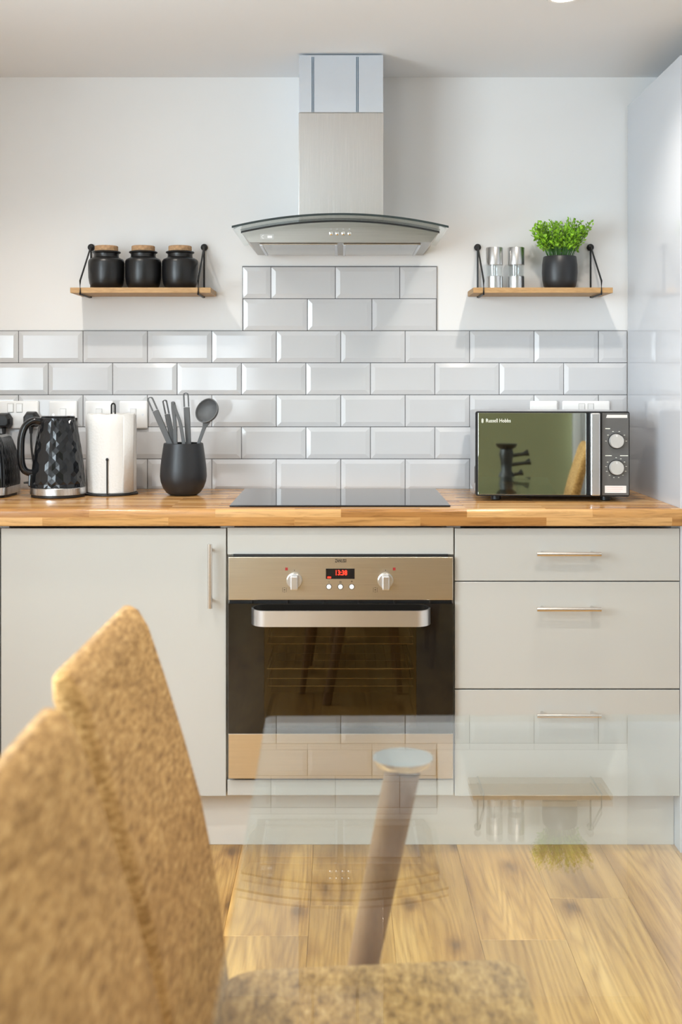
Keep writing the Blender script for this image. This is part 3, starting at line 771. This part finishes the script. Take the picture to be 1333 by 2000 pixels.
# ---------------------------------------------------------------- kettle
KX, KD = X(113.5, 3.405), 3.405
t = thing('kettle', 'black faceted jug kettle with chrome base ring beside the paper roll', 'kettle', (KX, Y(KD), WTZ))
seg = 22; bm = BM(); hh_ = .0385; kz0, kz1 = .030, .228
def krad(f): return .0790-.008*f-.020*f**1.6
KV = {}
def kv(a, z, inset=0):
    z = min(max(z, kz0), kz1); key = (round(a*1e4) % round(2*PI*1e4), round(z*1e5), inset > 0)
    if key not in KV:
        r_ = krad((z-kz0)/(kz1-kz0))-inset; KV[key] = bm.verts.new((r_*math.cos(a), r_*math.sin(a), z))
    return KV[key]
dl = 2*PI/seg; jrow = 0; zc0 = kz0
while zc0-hh_/2 < kz1-1e-5:
    for k in range(seg):
        i2 = 2*k+(jrow % 2)
        A = lambda q: ((i2+q) % (2*seg))*dl/2
        pts_ = [kv(A(0), zc0+hh_/2), kv(A(1), zc0+hh_/4), kv(A(1), zc0-hh_/4), kv(A(0), zc0-hh_/2), kv(A(-1), zc0-hh_/4), kv(A(-1), zc0+hh_/4)]
        u_ = []
        for p in pts_:
            if p not in u_: u_.append(p)
        if len(u_) < 3 or max(p.co.z for p in u_)-min(p.co.z for p in u_) < 1e-4: continue
        zm_ = (max(p.co.z for p in u_)+min(p.co.z for p in u_))/2
        cc = kv(A(0), zm_, .0016)
        for q in range(len(u_)):
            a_, b_ = u_[q], u_[(q+1) % len(u_)]
            if a_ is not b_ and not (abs(a_.co.z-b_.co.z) < 1e-5 and abs(a_.co.z-cc.co.z) < 1e-5):
                try: bm.faces.new((a_, b_, cc))
                except ValueError: pass
    zc0 += hh_*.75; jrow += 1
lathe(bm, [(.058, kz0+.001), (.0495, kz1-.0006)], 40)
ko = obj('body', bm, 'black_gloss', t)
bm = BM(); lathe(bm, [(.047, .2285), (.049, .231), (.046, .2345), (.020, .2350)], 40); obj('lid', bm, 'black_gloss', t, smooth=True)
obj('base_ring', lathe(BM(), [(.0765, .0075), (.0795, .009), (.0795, .0275), (.0775, .0298)], 48), 'steel_v', t, smooth=True)
obj('power_base', lathe(BM(), [(.074, 0), (.0765, .002), (.0765, .0073)], 40), 'black_plastic', t, smooth=True)
ca = math.radians(198); e = Vector((math.cos(ca), math.sin(ca), 0))
def kp(rr, z): return e*rr+Vector((0, 0, z))
path = smooth_path([kp(.044, .216), kp(.066, .221), kp(.089, .209), kp(.1015, .180), kp(.1045, .140), kp(.1025, .100), kp(.094, .078), kp(.076, .070), kp(.064, .072)], 6)
bm = BM(); sdv = Vector((0, 0, 1)).cross(e)
rings = []
for i, p in enumerate(path):
    a = path[max(i-1, 0)]; b = path[min(i+1, len(path)-1)]; tg = (b-a).normalized(); nn = tg.cross(sdv).normalized()
    rings.append([p+sdv*.0145*math.cos(q)+nn*.0105*math.sin(q) for q in [2*PI*k/16 for k in range(16)]])
loft(bm, rings); obj('handle', bm, 'black_gloss', t, smooth=True)
bm = BM(); bx_ = [kp(r_, z) for r_, z in ((.0665, .10), (.058, .185), (.053, .185), (.058, .10))]
loft(bm, [[p+sdv*s for p in bx_] for s in (-.010, .010)]); obj('water_gauge', bm, 'grey_plastic', t, bevel=.001)
bm = BM(); bx_ = [kp(r_, z) for r_, z in ((.085, .031), (.083, .068), (.060, .072), (.060, .031))]
loft(bm, [[p+sdv*s for p in bx_] for s in (-.018, .018)]); obj('switch_housing', bm, 'black_gloss', t, bevel=.004)
bm = BM(); bx_ = [kp(r_, z) for r_, z in ((.097, .040), (.097, .044), (.082, .046), (.082, .040))]
loft(bm, [[p+sdv*s for p in bx_] for s in (-.010, .010)]); obj('switch', bm, 'black_plastic', t, bevel=.001)
bm = BM(); prism(bm, [(-.012, .205), (.012, .205), (.016, .2285), (-.016, .2285)], 0, .012); sp = obj('spout', bm, 'black_gloss', t, bevel=.003); sp.location = (.036, .020, 0); sp.rotation_euler = (0, 0, -PI/3.2)

# ---------------------------------------------------------------- paper towel roll on its holder
HX, HD = X(217.5, 3.48), 3.48
t = thing('paper_towel_holder', 'black wire paper towel holder with loop top and side arm', 'holder', (HX, Y(HD), WTZ))
obj('base', lathe(BM(), [(.076, 0), (.079, .0015), (.079, .0045), (.076, .006)], 48), 'black_metal', t, smooth=True)
loopw = .0055
pts = [(-loopw+.006, 0, .0055), (-loopw+.006, 0, .262)] + [(.006-loopw*math.cos(a), 0, .262+loopw*1.25*math.sin(a)) for a in [PI*k/8 for k in range(1, 8)]] + [(loopw+.006, 0, .262), (loopw+.006, 0, .0055)]
obj('loop_rod', tube(BM(), pts, .0024, 8), 'black_metal', t, smooth=True)
ax = X(209, 3.40)-HX; ayy = -.0775
bm = BM(); tube(bm, [(ax, ayy, .003), (ax, ayy, .104)], .0022, 8)
for s in range(1):
    lathe(bm, [(.0006, .102), (.0034, .104), (.0044, .107), (.0034, .110), (.0006, .112)], 12, ax, ayy)
obj('side_arm', bm, 'black_metal', t, smooth=True)
t2 = thing('paper_towel_roll', 'white paper towel roll standing on the black wire holder', 'paper roll', (HX, Y(HD), WTZ+.0063))
bm = BM(); ro, ri, hh = .0738, .021, .232
def wob(i, z): return .0012*math.sin(i*.9+z*40)+.0006*math.sin(i*2.3)
sg = 64
rings = []
for r_, z in ((ri, .002), (ro-.004, 0), (ro-.001, .003), (ro, .06), (ro, .12), (ro-.0005, .19), (ro-.001, hh-.006), (ro-.005, hh), (ri, hh-.002), (ri, .002)):
    rings.append([((r_+(wob(i, z) if r_ > .06 else 0))*math.cos(2*PI*i/sg), (r_+(wob(i, z) if r_ > .06 else 0))*math.sin(2*PI*i/sg), z+(wob(i, .3)*1.2 if z > .2 and r_ > .03 else 0)) for i in range(sg)])
loft(bm, rings, cap=False); obj('roll', bm, 'paper', t2, smooth=True)
# loose end of the sheet
pts = [(ro+.0009, math.radians(a)) for a in range(-52, -18, 3)]
bm = BM(); loft(bm, [[((r_+dr)*math.cos(a), (r_+dr)*math.sin(a), z) for r_, a in pts] for dr, z in ((.0004, .002), (.0010, hh-.004))], closed=False, cap=False)
lo = obj('loose_sheet', bm, 'paper', t2, smooth=True); so_ = lo.modifiers.new('solid', 'SOLIDIFY'); so_.thickness = .0005

# ---------------------------------------------------------------- utensil pot and utensils
UX, UD = X(358.5, 3.45), 3.45
t = thing('utensil_pot', 'matte charcoal stoneware utensil pot on the worktop', 'pot', (UX, Y(UD), WTZ))
bm = BM(); lathe(bm, [(.032, 0), (.040, .001), (.050, .008), (.060, .022), (.0665, .040), (.0688, .056), (.0675, .080), (.0640, .110), (.0600, .138), (.0578, .152), (.0562, .1532), (.0548, .152), (.0565, .135), (.0635, .080), (.0645, .056), (.058, .030), (.045, .012), (.020, .010)], 56)
obj('body', bm, 'charcoal', t, smooth=True)
def utensil(name, label, cat, top, bot, wdt, loop=True, yoff=0, roll=0):
    # top and bot are pixel ends of the handle seen above the rim
    d0 = UD+yoff
    T = Vector((X(top[0], d0), Y(d0), Z(top[1], d0))); B = Vector((X(bot[0], UD+yoff*.5), Y(UD+yoff*.5), Z(bot[1], UD+yoff*.5)))
    t = thing(name, label, cat, B, group='grey kitchen utensils in the pot')
    ax = (T-B); ln = ax.length; ax.normalize(); sd = Vector((0, -1, 0)).cross(ax).normalized(); sd = (Matrix.Rotation(roll, 3, ax) @ sd); n_ = ax.cross(sd)
    def P(u, v, w_): return sd*u + ax*v + n_*w_
    hw = wdt/2; th = .0038
    ll = .046 if loop else 0
    bm = BM()
    prof = [(-.075, hw*.75), (0, hw*.9), (ln*.5, hw), (ln-ll, hw)]
    loft(bm, [[P(-q, v, -th), P(q, v, -th), P(q*.9, v, th), P(-q*.9, v, th)] for v, q in prof]); h = obj('handle', bm, 'silicone', t, bevel=.0015)
    if loop:
        rr = hw-.003; c = []
        v0, v1 = ln-ll+.001, ln-hw
        c += [(rr, v0+(v1-v0)*k/4) for k in range(5)]
        c += [(rr*math.cos(PI*k/10), v1+rr*math.sin(PI*k/10)) for k in range(1, 10)]
        c += [(-rr, v1-(v1-v0)*k/4) for k in range(5)]
        bm = BM(); loft(bm, [[P(u, v, -.0032), P(u*.55 if abs(u) > 1e-6 else 0, v-.0025 if v > v1 else v, -.0032), P(u*.55, v-.0025 if v > v1 else v, .0032), P(u, v, .0032)] for u, v in [(a*1.35, b) for a, b in c]])
        obj('hanging_loop', bm, 'silicone', t, bevel=.0008)
    return t, P, ln
utensil('kitchen_utensil', 'grey silicone utensil with slotted handle leaning furthest left in the pot', 'utensil', (291, 774), (330, 862), .0195, yoff=.0)
utensil('kitchen_utensil', 'slim grey silicone utensil handle just left of the tongs', 'utensil', (321, 779), (338, 862), .0165, yoff=.015, roll=.5)
utensil('kitchen_utensil', 'tallest grey silicone utensil with slotted handle standing beside the ladle', 'utensil', (363, 765), (368, 862), .0185, yoff=.010)
# tongs
d0 = UD-.010
t = thing('kitchen_tongs', 'grey silicone tongs with splayed arms in the middle of the pot', 'tongs', (X(350, d0), Y(d0), Z(862, d0)), group='grey kitchen utensils in the pot')
def tp(px, py, dy=0): return (X(px, d0)-t.location.x, dy, Z(py, d0)-t.location.z)
for pts, wd in (([tp(338, 785), tp(338.5, 800), tp(341, 818), tp(342, 835), tp(344.5, 890)], .0125), ([tp(339, 785, -.004), tp(343, 800, -.004), tp(349, 815, -.005), tp(354, 832, -.006), tp(362.5, 885, -.006)], .0115)):
    sp_ = smooth_path(pts, 5); bm = BM(); loft(bm, [[(p.x-wd*.42, p.y-.004, p.z), (p.x+wd*.42, p.y-.004, p.z), (p.x+wd*.42, p.y+.004, p.z), (p.x-wd*.42, p.y+.004, p.z)] for p in sp_])
    obj('arm', bm, 'silicone', t, bevel=.001)
obj('hinge', cyl(BM(), tp(338.5, 787, -.010), tp(338.5, 787, .006), .0045, seg=14), 'silicone', t, smooth=True)
# ladle
d0 = UD-.004
t = thing('ladle', 'grey silicone ladle with its bowl up, furthest right in the pot', 'ladle', (X(385, d0), Y(d0), Z(862, d0)), group='grey kitchen utensils in the pot')
def tp(px, py, dy=0): return Vector((X(px, d0)-t.location.x, dy, Z(py, d0)-t.location.z))
a, b = tp(374, 905), tp(404, 822)
ax = (b-a).normalized(); sd = Vector((0, -1, 0)).cross(ax).normalized(); nn = ax.cross(sd)
bm = BM(); loft(bm, [[a.lerp(b, f)+sd*q-nn*.003, a.lerp(b, f)-sd*q-nn*.003, a.lerp(b, f)-sd*q+nn*.003, a.lerp(b, f)+sd*q+nn*.003] for f, q in ((0, .005), (.5, .0048), (.85, .0055), (1, .012))])
obj('handle', bm, 'silicone', t, bevel=.0012)
ctr = tp(403.5, 801.5); zax = Vector((-.42, -.80, .38)).normalized()
q = zax.to_track_quat('Z', 'Y').to_matrix()
bm = BM(); Rb = .0385; prof = []
for k in range(0, 9):
    f = PI/2*k/9; prof.append((Rb*math.cos(f), -Rb*.72*math.sin(f)))
rings = [[ctr+q @ Vector((r_*math.cos(2*PI*i/36), r_*math.sin(2*PI*i/36), z)) for i in range(36)] for r_, z in prof]
inn = [[ctr+q @ Vector((r_*.93*math.cos(2*PI*i/36), r_*.93*math.sin(2*PI*i/36), z*.93+.0003)) for i in range(36)] for r_, z in prof]
loft(bm, list(reversed(rings))+inn); obj('bowl', bm, 'silicone', t, smooth=True)

# ---------------------------------------------------------------- microwave
MD = 3.262
th_ = math.radians(-3.3)
mx0, mx1 = X(930, MD), X(1230, MD-.012)
mw = thing('microwave', 'mirror-door microwave with graphite control panel on the worktop', 'microwave', ((mx0+mx1)/2, Y(MD-.006), WTZ), rz=th_)
Wm = (mx1-mx0)/math.cos(th_); hw = Wm/2
mz0, mz1 = Z(969, MD)-WTZ, Z(803.5, MD)-WTZ
def mu(px): return -hw+Wm*(px-930)/300.0
def mz(py): return Z(py, MD-.006)-WTZ
bm = BM(); rings = [[(x, y, z+(mz0+mz1)/2) for x, z in rrect(hw-.003, (mz1-mz0)/2-.002, .006, 4)] for y in (.0185, .335)]
loft(bm, rings); mb = obj('body', bm, 'mw_body', mw, smooth=True)
bm = BM(); rings = [[(x, y, z+(mz0+mz1)/2) for x, z in rrect(hw, (mz1-mz0)/2, .006, 4)] for y in (.0035, .018)]
loft(bm, rings); obj('front_frame', bm, 'black_plastic', mw, smooth=True)
fz0, fz1 = mz0+.004, mz1-.004
dr = obj('door_glass', box(BM(), mu(935), mu(1145.5), 0, .0033, fz0, fz1), 'mirror', mw, bevel=.0006)
obj('door_edge', box(BM(), mu(1146.2), mu(1153), .0008, .0033, fz0, fz1), 'black_gloss', mw)
obj('handle', box(BM(), mu(1153.2), mu(1171), -.016, .0033, fz0, fz1), 'alu', mw, bevel=.0025)
pn = obj('control_panel', box(BM(), mu(1176.5), mu(1228), 0, .0033, fz0, fz1), 'mw_panel', mw, bevel=.0006)
for py in (861, 913):
    kx, kz = mu(1203.5), mz(py)
    obj('dial_recess', loft(BM(), [[(kx+r_*math.cos(2*PI*i/32), yy, kz+r_*math.sin(2*PI*i/32)) for i in range(32)] for r_, yy in ((.0222, -.0002), (.0222, -.0010))]), 'black_plastic', pn, smooth=True)
    kn = obj('dial', loft(BM(), [[(kx+r_*math.cos(2*PI*i/40), yy, kz+r_*math.sin(2*PI*i/40)) for i in range(40)] for r_, yy in ((.0200, -.0012), (.0195, -.014), (.0182, -.017))]), 'knob', pn, smooth=True)
    obj('dial_mark', box(BM(), kx-.0022, kx+.0006, -.0177, -.0170, kz+.0120, kz+.0172), 'white_plastic', kn)
    n0, n1 = (0, 12) if py > 900 else (0, 6)
    for k in range(n1):
        a = PI*.5-(2*PI*.92)*k/n1 if py > 900 else PI*1.0-PI*k/5
        xx, zz = kx+.0278*math.cos(a), kz+.0278*math.sin(a)
        obj('dial_print', box(BM(), xx-.0021, xx+.0021, -.0004, -.0001, zz-.0007, zz+.0007), 'print', pn)
for x0, x1, py in ((1182.5, 1192, 837), (1182.5, 1195, 889.5), (1211, 1226.5, 889.5)):
    obj('panel_print', box(BM(), mu(x0), mu(x1), -.0004, -.0001, mz(py+.8), mz(py-.8)), 'print', pn)
obj('label_sticker', prism(BM(), [(mu(1184), mz(816)), (mu(1225), mz(816)), (mu(1225), mz(810)), (mu(1186), mz(810))], -.0006, -.0001), 'paper_label', pn)
st = obj('label_sticker', box(BM(), mu(1181.5), mu(1223), -.0006, -.0001, mz(962), mz(948)), 'paper_label', pn)
for k in range(3): obj('sticker_print', box(BM(), mu(1185), mu(1216-4*(k == 2)), -.0009, -.0007, mz(951.7+3.6*k), mz(950.9+3.6*k)), 'pink_print', st)
text('brand_lettering', 'Russell Hobbs', .0146, 'print', dr, (mu(950), -.0004, mz(822)), align='LEFT', sx=.83, bold=.0001)
bm = BM()
for k in range(3): box(bm, mu(942)-.0005+k*.002, mu(942)+.0007+k*.002, -.0005, -.0002, mz(826.5)+(.0012 if k != 1 else 0), mz(817.5)-(.0012 if k != 1 else 0))
obj('brand_emblem', bm, 'print', dr)
for k in range(3):
    obj('side_vent', box(BM(), -hw+.0022, -hw+.0029, .05+.018*k, .056+.018*k, .05-.004*k, .098-.004*k), 'dark_print', mb)
for sx in (-1, 1):
    for yy in (.045, .29):
        obj('foot', lathe(BM(), [(.011, 0), (.014, .002), (.014, mz0+.0035)], 16, sx*(hw-.06), yy), 'black_plastic', mw, smooth=True)

# ---------------------------------------------------------------- chairs
def chair(label, loc, rz):
    t = thing('dining_chair', label, 'chair', loc, rz, group='beige upholstered dining chairs')
    # local: faces +x, origin on the floor under the front of the backrest
    bp = [(.44, .006, .180), (.50, -.002, .186), (.56, -.009, .188), (.63, -.020, .189), (.71, -.036, .189), (.79, -.058, .188), (.87, -.083, .187), (.93, -.103, .185), (.950, -.111, .181), (.957, -.115, .172)]
    rings = []
    for i, (z, xf, hy) in enumerate(bp):
        tk = .058-.030*i/9; e_ = {8: .72, 9: .3}.get(i, 1)
        ring = []
        for x, y in rrect(tk/2*e_, hy, min(.020, tk/2*e_*.95), 6):
            bow = -.016*(1-(y/.19)**2)
            ring.append((xf-tk/2+x+bow+.006, y, z))
        rings.append(ring)
    bm = BM(); loft(bm, rings); obj('backrest', bm, 'fabric', t, smooth=True)
    rings = []
    for z, q in ((.385, .012), (.392, .003), (.41, 0), (.445, 0), (.462, .004), (.470, .016), (.472, .05)):
        ring = []
        for x, y in rrect(.195-q, .2-q, .035, 6):
            ring.append((x+.190, y*(1.055+.105*x/.2), z+.020))
        rings.append(ring)
    bm = BM(); loft(bm, rings); obj('seat', bm, 'fabric', t, smooth=True)
    for sx, sy in ((.35, .15), (.35, -.15), (.04, .145), (.04, -.145)):
        ox_ = .03 if sx > .2 else -.05; oy_ = .02*(1 if sy > 0 else -1)
        obj('leg', cyl(BM(), (sx+ox_, sy+oy_, 0), (sx, sy, .403), .0115, .019, 16), 'leg_wood', t, smooth=True)
    return t
ch = chair('beige tweed dining chair at the glass table, the one farther from the camera', (-.147, Y(1.318), 0), math.radians(-.5))
c2 = copy_tree(ch); c2['label'] = 'beige tweed dining chair nearest the camera, cut by the lower left corner'
c2.location = (-.127, Y(.85), 0); c2.rotation_euler = (0, 0, math.radians(.5))
c3 = copy_tree(ch); c3['label'] = 'beige tweed chair on the right of the table, seen mirrored in the microwave door'
c3.location = (.775, Y(.88), 0); c3.rotation_euler = (0, 0, math.radians(180))

# ---------------------------------------------------------------- glass table
TZ = .758; tx0, tx1 = X(532, 1.70), .727; ty1, ty0 = Y(1.70), Y(.48)
tcx, tcy = (tx0+tx1)/2, (ty0+ty1)/2
tb = thing('glass_table', 'clear glass dining table on splayed wooden legs with polished discs', 'table', (tcx, tcy, 0), math.radians(.8))
hx, hy = (tx1-tx0)/2, (ty1-ty0)/2
out = rrect(hx, hy, .012, 6); inn = rrect(hx-.0015, hy-.0015, .011, 6)
bm = BM(); 
va = [bm.verts.new((x, y, TZ)) for x, y in out]; vb = [bm.verts.new((x, y, TZ-.010)) for x, y in out]
bm.faces.new(va); bm.faces.new(vb[::-1])
for i in range(len(va)): bm.faces.new((va[i], vb[i], vb[(i+1) % len(va)], va[(i+1) % len(va)]))
top = obj('tabletop', bm, 'glass', tb)
for sx in (-1, 1):
    for sy in (-1, 1):
        lx, ly = sx*(hx-.188), sy*(hy-.155)
        bxx, byy = lx+sx*.136, ly+sy*.10
        lg = obj('leg', cyl(BM(), (bxx, byy, 0), (lx, ly, TZ-.026), .0175, .0235, 24), 'leg_wood', tb, smooth=True)
        obj('fixing_disc', lathe(BM(), [(.0245, TZ-.0262), (.037, TZ-.019), (.040, TZ-.0125), (.040, TZ-.0104)], 40, lx, ly), 'chrome', lg, smooth=True)

# ---------------------------------------------------------------- things behind the camera seen in reflections
bm = BM(); n = 90; rings = []
for z in (.03, 2.16):
    rings.append([(1.02+.93*i/n, YB+.10+.035*math.sin(i*.62)+.012*math.sin(i*1.7), z) for i in range(n+1)])
loft(bm, rings, closed=False, cap=False)
cu = obj('curtain', bm, 'curtain', smooth=True); so_ = cu.modifiers.new('solid', 'SOLIDIFY'); so_.thickness = .002
tag(cu, 'pale grey curtain mirrored at the right of the microwave door', 'curtain')
t = thing('camera_tripod', 'black tripod mirrored in the middle of the microwave door', 'tripod', (.545, CAMY-.05, 0))
for k in range(3):
    a = PI/2+.4+2*PI*k/3; c, s = math.cos(a), math.sin(a)
    lg = obj('leg', tube(BM(), [(.34*c, .34*s, 0), (.18*c, .18*s, .36), (.03*c, .03*s, .70)], [.008, .011, .015], 10), 'black_plastic', t, smooth=True)
    obj('leg_clamp', cyl(BM(), (.195*c, .195*s, .33), (.17*c, .17*s, .39), .018, seg=12), 'black_plastic', lg, smooth=True)
obj('column', lathe(BM(), [(.014, .45), (.014, .66), (.045, .66), (.05, .69), (.042, .73), (.030, .75), (.032, .80), (.040, .84), (.034, .87), (.055, .885), (.06, .90), (.02, .902)], 20), 'black_plastic', t, smooth=True)
for z, l in ((.72, .08), (.78, .12), (.83, .11)):
    obj('pan_handle', tube(BM(), [(0, 0, z), (l*.85, -.02, z+.012), (l*1.1, -.025, z+.02)], [.011, .010, .019], 10), 'black_plastic', t, smooth=True)
